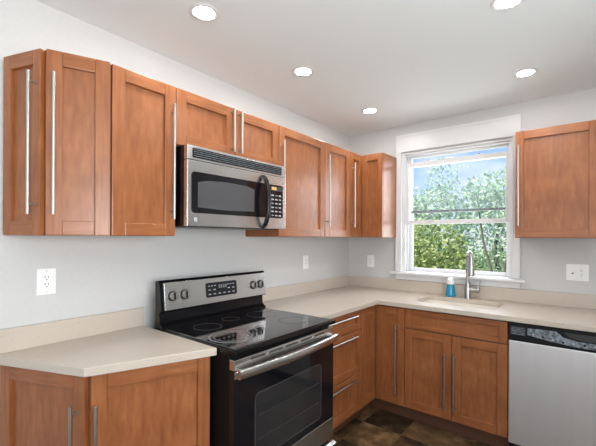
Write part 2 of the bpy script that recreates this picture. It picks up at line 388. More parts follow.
def carcass(root, w_, d_, h_, z0=0.0, toe=0.0, open_top=False):
    m = MB().use(wood_v); th = 0.018
    m.box(0, th, -d_, -0.002, z0, h_).box(w_ - th, w_, -d_, -0.002, z0, h_)
    m.box(th, w_ - th, -0.012, -0.002, z0, h_)
    m.use(wood_h).box(th, w_ - th, -d_, -0.012, z0, z0 + th)
    if not open_top: m.box(th, w_ - th, -d_, -0.012, h_ - th, h_)
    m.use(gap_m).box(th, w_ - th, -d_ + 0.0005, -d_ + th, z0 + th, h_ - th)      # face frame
    b = m.build('body', root)
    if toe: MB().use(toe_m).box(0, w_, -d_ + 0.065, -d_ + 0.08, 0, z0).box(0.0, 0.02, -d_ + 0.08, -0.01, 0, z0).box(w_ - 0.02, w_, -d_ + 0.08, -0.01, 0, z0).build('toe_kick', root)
    return b
G = 0.0015
L90 = PI / 2
WG = 'upper wall cabinets'
def left_y(y0): return (0.001, y0, 0)

# upper: tall single door between end cabinet and microwave
hgt = ZT - ZB
def upper_single(y0, y1, label, handle_x, hz=None, name='wall_cabinet'):
    w_ = y1 - y0
    r = thing(name, label, 'cabinet', (0.001, y0, ZB), L90, WG)
    carcass(r, w_ - 0.001, U - 0.021, hgt)
    d = shaker('door', r, w_ - 2 * G, hgt - 2 * G, (G, -(U - 0.0205), G))
    pull(d, handle_x if handle_x > 0 else w_ + handle_x, 0.365, 0.565)
    return r
upper_single(-2.5515, -2.2385, 'tall narrow maple wall cabinet between angled end cabinet and microwave', -0.030)
upper_single(-1.4640, -0.9185, 'wide single-door maple wall cabinet immediately right of the microwave', 0.018)
upper_single(-0.9170, -0.5300, 'narrower single-door maple wall cabinet next to the corner cabinet', 0.018)
# over the microwave
r = thing('wall_cabinet', 'short two-door maple wall cabinet mounted above the microwave', 'cabinet', (0.001, -2.2375, 1.872), L90, WG)
wm = 2.2375 - 1.4655; hm = ZT - 1.872
carcass(r, wm, U - 0.021, hm)
d = shaker('door', r, wm / 2 - 2 * G, hm - 2 * G, (G, -(U - 0.0205), G)); pull(d, wm / 2 - 0.032, 0.147, 0.25)
d = shaker('door', r, wm / 2 - 2 * G, hm - 2 * G, (wm / 2 + G, -(U - 0.0205), G)); pull(d, 0.026, 0.147, 0.25)
# corner (L-shaped) wall cabinet
D2 = 0.5285
r = thing('corner_wall_cabinet', 'L-shaped maple corner wall cabinet with two narrow doors beside the window', 'cabinet', (0.001, -0.001, ZB), 0, WG)
f = U - 0.0205
MB().use(wood_v).prism([(0, 0), (0, -D2), (f, -D2), (f, -f), (D2, -f), (D2, 0)], 0, hgt).build('body', r)
d = shaker('door', r, D2 - U - 0.002, hgt - 2 * G, (f, -D2 + G, G), L90, stile=0.05); pull(d, 0.024, 0.365, 0.565)
shaker('door', r, D2 - U - 0.002, hgt - 2 * G, (U + 0.0005, -f, G), 0, stile=0.05)
# right of the window
r = thing('wall_cabinet', 'single-door maple wall cabinet to the right of the window', 'cabinet', (1.5415, -0.03, ZB), 0, WG)
r.location.y = -0.001
m = MB().use(wood_v); wr = 0.46
m.box(0, wr, -(U - 0.021), -0.03, 0, hgt); m.build('body', r)
d = shaker('door', r, wr - 2 * G, hgt - 2 * G, (G, -(U - 0.0205), G), stile=0.05); pull(d, 0.024, 0.365, 0.565)

def isect(p, d, q, e):
    den = d[0] * e[1] - d[1] * e[0]; t = ((q[0] - p[0]) * e[1] - (q[1] - p[1]) * e[0]) / den
    return (p[0] + d[0] * t, p[1] + d[1] * t)
def unit(a, b):
    l = math.hypot(b[0] - a[0], b[1] - a[1]); return ((b[0] - a[0]) / l, (b[1] - a[1]) / l)
def end_geometry(Pr, Ap, Pl, off, xr):
    """faces B (right, Pr-Ap) and A (left, Ap-Pl) moved inwards by off; returns right point, apex, wall point"""
    dB = unit(Pr, Ap); nB = (-dB[1], dB[0]); dA = unit(Ap, Pl); nA = (-dA[1], dA[0])
    # outward normals point to +x / -y
    if nB[0] < 0: nB = (-nB[0], -nB[1])
    if nA[1] > 0: nA = (-nA[0], -nA[1])
    pB = (Pr[0] - nB[0] * off, Pr[1] - nB[1] * off); pA = (Pl[0] - nA[0] * off, Pl[1] - nA[1] * off)
    ap = isect(pB, dB, pA, dA); rt = isect(pB, dB, (0, xr), (1, 0)); lf = isect(pA, dA, (0.001, 0), (0, 1))
    return rt, ap, lf, dB, dA
def end_cabinet(root, Pr, Ap, Pl, yr, z0, z1, zd0, zd1, off_front, hz, hL, toe=False, hA=0.045, hB=0.03):
    rt, ap, lf, dB, dA = end_geometry(Pr, Ap, Pl, off_front + 0.0205, yr)
    MB().use(wood_v).prism([(0.001, yr), rt, ap, lf], z0, z1).build('body', root)
    if toe:
        rt2, ap2, lf2, _, _ = end_geometry(Pr, Ap, Pl, off_front + 0.08, yr)
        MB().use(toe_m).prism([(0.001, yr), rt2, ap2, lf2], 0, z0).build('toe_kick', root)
    rtf, apf, lff, _, _ = end_geometry(Pr, Ap, Pl, off_front, yr)
    # doors: local x runs to the viewer's right
    wB = math.hypot(rt[0] - ap[0], rt[1] - ap[1]); aB = math.atan2(-dB[1], -dB[0])
    e = 0.0035
    o = (ap[0] - dB[0] * e, ap[1] - dB[1] * e); h_ = zd1 - zd0
    dr = shaker('door', root, wB - 2 * e, h_, (o[0] + 0.0003 * -dB[1], o[1] - 0.0003, zd0), aB, stile=0.055); pull(dr, hB, hz - zd0, hL)
    wA = math.hypot(ap[0] - lf[0], ap[1] - lf[1]); aA = math.atan2(-dA[1], -dA[0])
    st_ = 0.055 if wA > 0.3 else 0.042
    o = (ap[0] + dA[0] * (wA - e - 0.012), ap[1] + dA[1] * (wA - e - 0.012))
    dl = shaker('door', root, wA - 2 * e - 0.012, h_, (o[0] - 0.0003 * dA[1] * 0, o[1] - 0.0003, zd0), aA, stile=st_); pull(dl, wA - 2 * e - 0.012 - hA, hz - zd0, hL)
r = thing('wall_cabinet', 'angled two-door maple end wall cabinet, the one at the far left', 'cabinet', (0, 0, 0), 0, WG)
end_cabinet(r, (0.3370, -2.5530), (0.243, -2.785), (0.0, -2.868), -2.5530, ZB, ZT, ZB + G, ZT - G, 0.0, 1.776, 0.565, hA=0.018, hB=0.028)

# ------------------------------------------------------------------ base cabinets
ZBT = CT - 0.034      # underside of the worktops
BG = 'base cabinets'
r = thing('base_cabinet', 'angled two-door maple base cabinet left of the range', 'cabinet', (0, 0, 0), 0, BG)
CPr, CAp, CPl = (0.652, -2.2385), (0.471, -2.714), (0.0, -2.903)
end_cabinet(r, CPr, CAp, CPl, -2.2400, 0.115, ZBT - 0.001, 0.118, ZBT - 0.006, 0.024, 0.515, 0.50, toe=True, hA=0.030, hB=0.016)
# drawers
r = thing('base_cabinet', 'maple base cabinet with three bar-handled drawers right of the range', 'cabinet', (0.001, -1.4405, 0), L90, BG)
wd = 1.4405 - 0.8600
carcass(r, wd, B - 0.021, ZBT - 0.001, z0=0.115, toe=1)
for z0, z1, hz, rl in ((0.727, 0.868, 0.838, 0.045), (0.409, 0.722, 0.690, 0.057), (0.122, 0.404, 0.376, 0.057)):
    d = shaker('drawer', r, wd - 2 * G, z1 - z0, (G, -(B - 0.0205), z0), rail=rl); pull(d, wd - 0.10 - 0.19, hz - z0, 0.38, vertical=False)
# corner
BC = 0.8575
r = thing('corner_base_cabinet', 'L-shaped maple corner base cabinet with two tall narrow doors', 'cabinet', (0.001, -0.001, 0), 0, BG)
f = B - 0.0205
MB().use(wood_v).prism([(0, 0), (0, -BC), (f, -BC), (f, -f), (BC - 0.001, -f), (BC - 0.001, 0)], 0.115, ZBT - 0.001).build('body', r)
g = f - 0.065
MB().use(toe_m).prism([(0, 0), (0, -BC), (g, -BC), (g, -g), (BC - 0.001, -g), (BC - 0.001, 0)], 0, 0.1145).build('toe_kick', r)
shaker('door', r, BC - B - 0.003, 0.748, (f, -BC + G, 0.119), L90)
d = shaker('door', r, BC - B - 0.003, 0.748, (B + 0.0005, -f, 0.119), 0); pull(d, BC - B - 0.003 - 0.058, 0.354, 0.535)
# sink base
r = thing('sink_base_cabinet', 'maple sink base cabinet with false front and two scuffed doors', 'cabinet', (0.8580, -0.001, 0), 0, BG)
ws = 1.5455 - 0.8580
carcass(r, ws, B - 0.021, ZBT - 0.001, z0=0.115, toe=1, open_top=True)
shaker('false_front', r, ws - 2 * G, 0.142, (G, -(B - 0.0205), 0.726), rail=0.036, stile=0.05)
d = shaker('door', r, ws / 2 - 2 * G, 0.598, (G, -(B - 0.0205), 0.120), worn=True); pull(d, ws / 2 - 0.042, 0.277, 0.39)
d = shaker('door', r, ws / 2 - 2 * G, 0.598, (ws / 2 + G, -(B - 0.0205), 0.120), worn=True); pull(d, 0.020, 0.277, 0.40)

# ------------------------------------------------------------------ worktops
r = thing('countertop', 'beige quartz worktop with angled end, left of the range', 'countertop', (0, 0, 0), 0, 'worktops')
MB().use(stone_m).prism([(0.001, -2.2385), CPr, CAp, (0.001, CPl[1])], ZBT, CT, 0.003).build('slab', r)
MB().use(stone_m).box(0.001, 0.021, -2.95, -2.2385, CT + 0.0003, CT + 0.1, 0.002).build('backsplash', r)
r = thing('countertop', 'L-shaped beige quartz worktop running round the corner under the window', 'countertop', (0, 0, 0), 0, 'worktops')
SX0, SX1, SY0, SY1 = 0.888, 1.452, -0.500, -0.150
CE = 2.165; CD = 0.6478
mb = MB().use(stone_m)
mb.holed([(0.001, -0.001), (CE, -0.001), (CE, -CD), (CD, -CD), (CD, -1.4410), (0.001, -1.4410)], [rrect(SX0, SX1, SY0, SY1, 0.06)], ZBT, CT)
o = mb.build('slab', r)
bv = o.modifiers.new('bevel', 'BEVEL'); bv.width = 0.003; bv.segments = 2; bv.limit_method = 'ANGLE'; bv.angle_limit = 1.0
bs = MB().use(stone_m)
bs.box(0.001, 0.021, -1.4410, -0.0215, CT + 0.0003, CT + 0.1, 0.002).box(0.001, CE, -0.021, -0.001, CT + 0.0003, CT + 0.1, 0.002)
bs.build('backsplash', r)

# sink
r = thing('kitchen_sink', 'cream undermount sink bowl set into the worktop under the window', 'sink', (0, 0, 0))
def sink_bowl():
    b = bmesh.new(); z_t = ZBT - 0.001
    loops = [(0.010, z_t, 0.068), (0.010, z_t - 0.008, 0.068), (0.008, z_t - 0.012, 0.066), (-0.002, z_t - 0.165, 0.06), (-0.04, z_t - 0.188, 0.05)]
    inner = [(-0.045, z_t - 0.178, 0.05), (-0.012, z_t - 0.158, 0.055), (0.002, z_t - 0.012, 0.06), (0.004, z_t, 0.062)]
    rings = []
    for off, z, rad in loops + inner:
        rings.append([b.verts.new((x, y, z)) for x, y in rrect(SX0 - off, SX1 + off, SY0 - off, SY1 + off, rad, 6)])
    n = len(rings[0])
    def q(a, c):
        for i in range(n): b.faces.new((a[i], a[(i + 1) % n], c[(i + 1) % n], c[i]))
    for a, c in zip(rings[:5], rings[1:5]): q(a, c)
    for a, c in zip(rings[5:], rings[6:]): q(a, c)
    q(rings[-1], rings[0]); b.faces.new(rings[4]); b.faces.new(rings[5])
    bmesh.ops.recalc_face_normals(b, faces=b.faces[:])
    m = MB().use(sink_m); m._join(b); return m
sink_bowl().build('bowl', r, smooth=True)
MB().use(chrome).lathe([(0.0, 0.0), (0.044, 0.0), (0.044, 0.003), (0.036, 0.004), (0.03, 0.0015), (0.001, 0.0015)], M=Matrix.Translation((1.17, -0.33, ZBT - 0.1786))).build('drain', r, smooth=True)

# faucet
FX, FY = 1.176, -0.085
r = thing('faucet', 'brushed nickel pull-down faucet standing behind the sink', 'faucet', (FX, FY, CT + 0.0002))
MB().use(chrome).lathe([(0.0, 0), (0.027, 0), (0.027, 0.006), (0.0235, 0.012), (0.0225, 0.10), (0.0215, 0.128), (0.016, 0.135), (0.001, 0.135)]).build('base', r, smooth=True)
path = [(0, 0, 0.13), (0, 0, 0.20), (0, 0, 0.27), (0, 0, 0.335)]
for i in range(1, 10):
    a = PI * i / 9; path.append((0.042 * (1 - math.cos(a)) / 2, -0.036 * (1 - math.cos(a)), 0.335 + 0.044 * math.sin(a)))
MB().use(chrome).tube(path, 0.0135, 0.0135, up=(1, 0, 0), n=16).build('spout', r, smooth=True)
MB().use(chrome).lathe([(0.0, 0.0), (0.023, 0.0), (0.0275, 0.005), (0.0265, 0.05), (0.019, 0.125), (0.0165, 0.15), (0.001, 0.15)], M=Matrix.Translation((0.042, -0.072, 0.190))).build('spray_head', r, smooth=True)
hd = MB().use(chrome); hd.cyl((0.018, 0, 0.072), (0.090, 0, 0.072), 0.021, bev=0.003, n=20)
hd.tube([(0.082, 0, 0.088), (0.084, 0.0, 0.12), (0.088, 0.006, 0.155)], [0.006, 0.0055, 0.006], [0.009, 0.008, 0.009], up=(1, 0, 0)); hd.build('lever_handle', r, smooth=True)

# soap bottle
r = thing('soap_bottle', 'blue foaming soap bottle with white pump beside the faucet', 'bottle', (1.040, -0.085, CT + 0.0002))
MB().use(soap_m).lathe([(0.0, 0), (0.036, 0), (0.040, 0.004), (0.039, 0.03), (0.033, 0.075), (0.028, 0.098), (0.026, 0.104), (0.001, 0.104)]).build('bottle_body', r, smooth=True)
MB().use(plastic_w).lathe([(0.0, 0.1042), (0.030, 0.1042), (0.031, 0.13), (0.028, 0.142), (0.001, 0.142)]).tube([(0, 0.012, 0.148), (0, -0.016, 0.150), (0, -0.045, 0.144)], [0.008, 0.008, 0.006], [0.022, 0.020, 0.010], up=(0, 0, 1)).build('pump', r, smooth=True)

# ------------------------------------------------------------------ range
RW = 0.782
r = thing('range', 'freestanding electric range in stainless steel and black between the base cabinets', 'range', (0.115, -2.2285, 0), L90)
yd = -0.605        # body front
m = MB().use(black_side); m.box(0, RW, yd, -0.004, 0.03, 0.894, 0.003)
for x in (0.05, RW - 0.05):
    for y in (-0.08, -0.54): m.cyl((x, y, 0.0), (x, y, 0.032), 0.018)
m.build('body', r)
ck = MB().use(black_enamel); ck.box(-0.001, RW + 0.001, -0.654, -0.05, 0.8945, 0.913, 0.004)
ckt = ck.build('cooktop', r)
MB().use(cook_m).box(0.012, RW - 0.012, -0.640, -0.075, 0.9132, 0.9185, 0.002).build('glass_surface', ckt)
def ring(cx, cy, r0, r1, rm=None):
    m = MB().use(rm or ring_m); m.lathe([(r0, 0), (r1, 0), (r1, 0.0004), (r0, 0.0004)], n=48)
    for ff in [f for f in m.bm.faces if len(f.verts) > 4]: m.bm.faces.remove(ff)
    return m.build('burner_ring', ckt, loc=(cx, cy, 0.9188))
ring(0.136, -0.462, 0.080, 0.084, ring_f); ring(0.136, -0.462, 0.100, 0.108, ring_f); ring(0.60, -0.475, 0.080, 0.084)
ring(0.185, -0.215, 0.074, 0.077); ring(0.60, -0.215, 0.090, 0.093); ring(0.39, -0.165, 0.050, 0.053)
# backguard: profile in (y, z)
YZ = Matrix(((0, 0, 1, 0), (1, 0, 0, 0), (0, 1, 0, 0), (0, 0, 0, 1)))
MB().use(black_enamel).prism([(-0.004, 0.895), (-0.004, 1.166), (-0.030, 1.170), (-0.040, 1.160), (-0.058, 1.005), (-0.044, 0.998), (-0.048, 0.945), (-0.078, 0.925), (-0.078, 0.914), (-0.050, 0.912), (-0.049, 0.895)], 0.0, RW, 0.001, M=YZ).prism([(-0.004, 1.0), (-0.004, 1.166), (-0.030, 1.170), (-0.040, 1.160), (-0.058, 1.005), (-0.044, 0.998)], RW - 0.002, RW + 0.022, 0.001, M=YZ).build('backguard', r)
# slanted stainless control panel
p0 = Vector((0, -0.0588, 1.008)); p1 = Vector((0, -0.0412, 1.158)); sl = math.atan2(p0.y - p1.y, p1.z - p0.z)
PM = Matrix.Translation((0.028, p0.y - 0.0002, p0.z)) @ Matrix.Rotation(sl, 4, 'X')
cp = MB().use(steel); cp.box(-0.004, RW - 0.010, -0.004, 0, 0, 0.148, 0.0015); cpo = cp.build('control_panel', r); cpo.matrix_local = PM
cw = RW - 0.032
dsp = MB().use(black_gloss); dsp.prism(rrect(0.265, 0.505, 0.035, 0.122, 0.012), 0.0, 0.002, M=Matrix.Translation((0, -0.0042, 0)) @ XZ)
dsp.use(print_m)
for i in range(6):
    for j, z in enumerate((0.050, 0.076)):
        if not (j and 1 < i < 4): dsp.box(0.282 + i * 0.037, 0.300 + i * 0.037, -0.0068, -0.0062, z, z + 0.006)
for i in range(3): dsp.box(0.283 + i * 0.022, 0.296 + i * 0.022, -0.0068, -0.0062, 0.100, 0.105).box(0.427 + i * 0.022, 0.440 + i * 0.022, -0.0068, -0.0062, 0.100, 0.105)
dsp.build('display', cpo)
dg = MB().use(print_m)     # clock digits
for i, x in enumerate((0.362, 0.378, 0.396, 0.412)):
    for (a, b_, c, d_) in ((0, 0.009, 0.0, 0.002), (0, 0.009, 0.009, 0.011), (0, 0.009, 0.018, 0.020), (0, 0.002, 0, 0.02), (0.007, 0.009, 0, 0.02)):
        dg.box(x + a, x + b_, -0.0068, -0.0062, 0.085 + c, 0.085 + d_)
dg.build('clock_digits', cpo)
kb = None
for kx in (0.044, 0.120, 0.654, 0.720):
    k = MB().use(black_pl); k.cyl((kx, -0.0042, 0.074), (kx, -0.009, 0.074), 0.0275, n=28, bev=0.001)
    k.use(nickel).cyl((kx, -0.009, 0.074), (kx, -0.026, 0.074), 0.0225, 0.020, n=28, bev=0.002)
    k.use(black_pl).box(kx - 0.0055, kx + 0.0055, -0.031, -0.0262, 0.055, 0.093, 0.002)
    ko = k.build('knob', cpo, smooth=True)
for ko, kx in zip([c for c in cpo.children if c.name.startswith('knob')], (0.044, 0.120, 0.654, 0.720)):
    m = MB().use(ring_m); m.lathe([(0.0345, 0), (0.0355, 0), (0.0355, 0.0004), (0.0345, 0.0004)], n=40, M=Matrix.Translation((kx, -0.0042, 0.074)) @ Matrix.Rotation(PI / 2, 4, 'X'))
    for ff in [f for f in m.bm.faces if len(f.verts) > 4]: m.bm.faces.remove(ff)
    m.build('dial_ring', cpo)
# vent trim above the door
vt = MB().use(steel); vt.box(0.003, RW - 0.003, -0.640, yd - 0.0005, 0.826, 0.872, 0.003); vto = vt.build('vent_trim', r)
for i in range(5):
    x = 0.10 + i * 0.122
    MB().use(slot_m).box(x, x + 0.095, -0.6412, -0.6395, 0.852, 0.860).build('vent_slot', vto)
# oven door
od = MB().use(black_gloss); od.box(0.002, RW - 0.002, -0.640, yd - 0.0005, 0.335, 0.823, 0.003)
od.use(steel).box(0.002, RW - 0.002, -0.6415, yd - 0.0005, 0.216, 0.334, 0.003).box(0.002, RW - 0.002, -0.6420, -0.6402, 0.790, 0.823, 0.001)
odo = od.build('oven_door', r)
wf = MB().use(oven_line); wf.holed(rrect(0.125, 0.655, 0.375, 0.690, 0.03), [rrect(0.131, 0.649, 0.381, 0.684, 0.026)], 0, 0.0008, M=Matrix.Translation((0, -0.6402, 0)) @ XZ); wf.build('window_outline', odo)
wi = MB().use(oven_int); wi.prism(rrect(0.131, 0.649, 0.381, 0.684, 0.026), 0, 0.0004, M=Matrix.Translation((0, -0.6402, 0)) @ XZ)
wi.use(oven_line)
for z in (0.47, 0.58): wi.box(0.15, 0.63, -0.6412, -0.6406, z, z + 0.003)
wi.build('oven_window', odo)
hp = []; ru = []; 
for i in range(25):
    u = i / 24; x = 0.008 + u * (RW - 0.016); bow = 1 - (2 * u - 1) ** 2
    hp.append((x, -0.663 - 0.026 * bow, 0.815))
hb = MB().use(steel); hb.tube(hp, 0.021, 0.0125, n=20, power=3)
for x in (0.010, RW - 0.034): hb.box(x, x + 0.024, -0.665, -0.6415, 0.798, 0.832, 0.003)
hb.build('handle', odo, smooth=True)
MB().use(cap_m).box(0.0055, 0.0072, -0.672, -0.654, 0.804, 0.826).build('handle_end_cap', odo)
# storage drawer
dw = MB().use(steel); dw.box(0.002, RW - 0.002, -0.638, yd - 0.0005, 0.05, 0.170, 0.003)
dw.prism([(-0.638, 0.171), (-0.664, 0.178), (-0.666, 0.188), (-0.640, 0.196), (-0.610, 0.196), (-0.610, 0.171)], 0.002, RW - 0.002, 0.001, M=YZ)
dw.build('storage_drawer', r)

# ------------------------------------------------------------------ microwave
MW = 0.742; MH = 0.408
r = thing('microwave', 'stainless over-range microwave with black curved handle hung under the short cabinet', 'microwave', (0.001, -2.2265, 1.4565), L90)
m = MB().use(black_enamel); m.box(0.0, MW, -0.372, -0.003, 0.004, MH, 0.003); m.use(black_pl).box(0.03, MW - 0.03, -0.36, -0.03, 0.0, 0.0035); m.build('body', r)
def fx(mb, poly, y, t): return mb.prism(poly, 0, t, M=Matrix.Translation((0, y, 0)) @ XZ)
vg = MB().use(steel); vg.box(0.0, MW, -0.402, -0.3725, 0.336, MH, 0.004); vgo = vg.build('vent_panel', r)
fx(MB().use(black_pl), rrect(0.030, 0.700, 0.347, 0.396, 0.006), -0.4018, 0.001).build('vent_grille', vgo)
for i in range(4):
    z = 0.3555 + i * 0.0105
    MB().use(mottle_m).box(0.036, 0.694, -0.4042, -0.403, z, z + 0.0022).build('vent_slat', vgo)
dm = MB().use(steel); dm.box(0.0, MW, -0.402, -0.3725, 0.004, 0.334, 0.004); dmo = dm.build('door', r)
fx(MB().use(black_gloss), rrect(0.024, 0.560, 0.070, 0.278, 0.022), -0.4021, 0.0018).build('window_frame', dmo)
wpts = []
fx(MB().use(mesh_m), [(0.062, 0.100), (0.250, 0.094), (0.455, 0.100), (0.458, 0.230), (0.400, 0.243), (0.250, 0.248), (0.120, 0.240), (0.062, 0.226)], -0.4040, 0.0004).build('window', dmo)
fx(MB().use(black_gloss), rrect(0.585, 0.712, 0.070, 0.278, 0.012), -0.4021, 0.0018).build('control_panel', r)
ds = MB().use(slot_m); ds.box(0.600, 0.700, -0.4046, -0.4040, 0.240, 0.268); ds.use(amber_m).box(0.606, 0.650, -0.4052, -0.4047, 0.246, 0.264); ds.build('display', r)
for i in range(3):
    for j in range(6):
        x = 0.604 + i * 0.034; z = 0.082 + j * 0.025
        MB().use(print_m if (i + j) % 3 else mottle_m).box(x, x + 0.022, -0.4048, -0.4040, z, z + 0.009, 0.0005).build('button', r)
hp = []
for i in range(21):
    a = PI * i / 20; hp.append((0.528, -0.398 - 0.055 * math.sin(a) ** 0.8, 0.164 - 0.150 * math.cos(a)))
MB().use(black_pl).tube(hp, [0.015 if 0 < i < 20 else 0.010 for i in range(21)], 0.014, up=(1, 0, 0), n=14).build('handle', dmo, smooth=True)
lg = MB().use(mottle_m); lg.cyl((0.050, -0.402, 0.036), (0.050, -0.4032, 0.036), 0.0125, n=28); lg.use(plastic_w)
pts = []
for i in range(23):
    a = math.radians(40 + 300 * i / 22); pts.append((0.050 + 0.0085 * math.cos(a), -0.4036, 0.036 + 0.0085 * math.sin(a)))
lg.tube(pts, 0.0009, 0.0012, up=(0, 1, 0), n=6)
lg.tube([(0.0445, -0.4036, 0.034), (0.047, -0.4036, 0.040), (0.0495, -0.4036, 0.037), (0.0475, -0.4036, 0.032)], 0.0008, 0.0009, up=(0, 1, 0), n=6)
lg.tube([(0.0515, -0.4036, 0.033), (0.053, -0.4036, 0.040), (0.0555, -0.4036, 0.037)], 0.0008, 0.0009, up=(0, 1, 0), n=6)
lg.build('badge', dmo)

# ------------------------------------------------------------------ dishwasher
DW = 0.596
r = thing('dishwasher', 'stainless dishwasher with black control strip right of the sink cabinet', 'dishwasher', (1.5490, -0.001, 0), 0)
MB().use(black_enamel).box(0.0, DW, -0.585, -0.02, 0.02, ZBT - 0.002).build('body', r)
MB().use(black_pl).box(0.004, DW - 0.004, -0.56, -0.545, 0.0, 0.019).box(0.002, DW - 0.002, -0.60, -0.5855, 0.02, 0.098, 0.003).build('kick_plate', r)
MB().use(steel_dw).box(0.002, DW - 0.002, -0.625, -0.5855, 0.102, 0.757, 0.005).build('door_panel', r)
cpn = MB().use(black_pl).box(0.002, DW - 0.002, -0.628, -0.5855, 0.7585, ZBT - 0.003, 0.004).build('control_panel', r)
fx(MB().use(slot_m), rrect(0.014, 0.095, 0.796, 0.850, 0.006), -0.6282, 0.0008).build('vent', cpn)
for i in range(5):
    MB().use(mottle_m).box(0.018, 0.091, -0.6302, -0.6291, 0.801 + i * 0.0095, 0.8045 + i * 0.0095).build('vent_slat', cpn)
up_ = [(0.105, 0.848), (0.25, 0.852), (0.285, 0.822), (0.36, 0.808), (0.43, 0.808), (0.475, 0.822), (0.505, 0.850), (0.545, 0.850)]
lo_ = [(0.545, 0.778), (0.43, 0.774), (0.33, 0.776), (0.20, 0.790), (0.105, 0.806)]
fx(MB().use(mottle_m), up_ + lo_, -0.6282, 0.0012).build('button_reflection_panel', cpn)  # grey sheet stands in for the reflections and buttons on the black strip
pk = [(0.285, 0.852), (0.315, 0.826), (0.37, 0.815), (0.42, 0.815), (0.465, 0.827), (0.49, 0.852)]
fx(MB().use(slot_m), pk, -0.6282, 0.0008).build('handle_pocket', cpn)
for i in range(7):
    x = 0.135 + i * 0.05; z = 0.814 - 0.022 * min(1, i / 3)
    MB().use(black_pl if i % 2 else print_m).cyl((x, -0.6292, z), (x, -0.6312, z), 0.0065, n=14, bev=0.0005).build('button', cpn)

# ------------------------------------------------------------------ outlets
def outlet(loc, rz, label, double=False):
    r = thing('double_wall_plate' if double else 'wall_outlet', label, 'outlet', loc, rz, 'wall outlets')
    w2 = 0.065 if double else 0.037
    fx(MB().use(plastic_w), rrect(-w2, w2, -0.059, 0.059, 0.004), -0.0005, 0.006).build('cover_plate', r)
    cx = 0.024 if double else 0.0
    rc = fx(MB().use(plastic_w), rrect(cx - 0.0165, cx + 0.0165, -0.033, 0.033, 0.003), -0.0066, 0.0018).build('receptacle', r)
    s = MB().use(slot_m)
    for z in (0.016, -0.016):
        for dx, hh in ((-0.0065, 0.0045), (0.0065, 0.0038)): s.box(cx + dx - 0.0012, cx + dx + 0.0012, -0.0092, -0.0086, z + 0.004 - hh, z + 0.004 + hh)
        s.cyl((cx, -0.0086, z - 0.0075), (cx, -0.0092, z - 0.0075), 0.0026, n=10)
    s.build('slots', rc)
    for z in (0.048, -0.048): MB().use(nickel).cyl((cx, -0.0065, z), (cx, -0.0075, z), 0.0025, n=10).build('screw', r)
    if double:
        t = MB().use(plastic_w); fx(t, rrect(-0.034, -0.020, -0.013, 0.013, 0.002), -0.0066, 0.001); t.box(-0.031, -0.023, -0.016, -0.0078, 0.000, 0.010, 0.002); t.use(slot_m).box(-0.0325, -0.0215, -0.0080, -0.0077, -0.011, -0.002); t.build('toggle_switch', r)
outlet((0, -2.697, 1.199), L90, 'white wall outlet above the left worktop, beneath the end cabinet')
outlet((0, -0.748, 1.189), L90, 'white wall outlet on the left wall between the range and the corner')
outlet((0.252, 0, 1.173), 0, 'white wall outlet on the window wall, left of the window')
outlet((1.889, 0, 1.163), 0, 'wide white plate with switch and outlet right of the window', double=True)

# ------------------------------------------------------------------ recessed ceiling lights
def downlight(x, y, label):
    r = thing('ceiling_light', label, 'ceiling light', (x, y, H - 0.0005), 0, 'recessed ceiling lights')
    MB().use(trim_m).lathe([(0.0462, -0.001), (0.050, -0.003), (0.058, -0.004), (0.066, -0.004), (0.071, 0.0), (0.0462, 0.0)], n=40).build('trim_ring', r, smooth=True)
    o = r.children[0]
    b = bmesh.new(); b.from_mesh(o.data); bmesh.ops.delete(b, geom=[f for f in b.faces if len(f.verts) > 4], context='FACES_ONLY'); b.to_mesh(o.data); b.free()
    MB().use(lens_m).lathe([(0.001, -0.0040), (0.040, -0.0035), (0.0455, -0.002), (0.0455, -0.0005), (0.001, -0.0005)], n=40).build('lens', r, smooth=True)
downlight(0.524, -2.221, 'recessed ceiling light nearest the camera, above the left end cabinets')
downlight(0.520, -1.456, 'recessed ceiling light in the left row, above the microwave')
downlight(0.519, -0.548, 'recessed ceiling light nearest the room corner')
downlight(1.630, -0.566, 'recessed ceiling light in front of the window')
downlight(1.663, -1.436, 'recessed ceiling light cut off by the top edge of the photo')
downlight(1.650, -2.250, 'recessed ceiling light directly above the camera, out of the photo')

# ------------------------------------------------------------------ garden outside
def leaf_mat(name, c0, c1, c2):
    m = mat(name, c1, 0.55, 0, 0.3); t = m.node_tree; g = N(t, 'ShaderNodeNewGeometry')
    r_ = ramp(t, [(0.0, c0), (0.5, c1), (1.0, c2)]); t.links.new(g.outputs['Random Per Island'], r_.inputs[0]); t.links.new(r_.outputs[0], bsdf(m).inputs['Base Color'])
    b = bsdf(m); tl = N(t, 'ShaderNodeBsdfTranslucent'); t.links.new(r_.outputs[0], tl.inputs['Color'])
    mx = N(t, 'ShaderNodeMixShader'); mx.inputs[0].default_value = 0.35
    t.links.new(b.outputs[0], mx.inputs[1]); t.links.new(tl.outputs[0], mx.inputs[2]); t.links.new(mx.outputs[0], t.nodes['Material Output'].inputs['Surface'])
    return m
lf_y = leaf_mat('leaves_yellow_green', (0.16, 0.24, 0.06), (0.34, 0.42, 0.14), (0.60, 0.64, 0.34))
lf_g = leaf_mat('leaves_green', (0.14, 0.26, 0.13), (0.34, 0.48, 0.24), (0.66, 0.74, 0.50))
lf_b = leaf_mat('leaves_pale_blue_green', (0.20, 0.34, 0.22), (0.42, 0.57, 0.40), (0.72, 0.80, 0.64))
bark = mat('bark', (0.12, 0.10, 0.085), 0.8)
grass_m = mat('lawn', (0.12, 0.18, 0.05), 0.9)
GZ = -0.6
tag(MB().use(grass_m).box(-30, 30, 0.3, 60, GZ - 0.2, GZ).build('ground'), kind='structure')
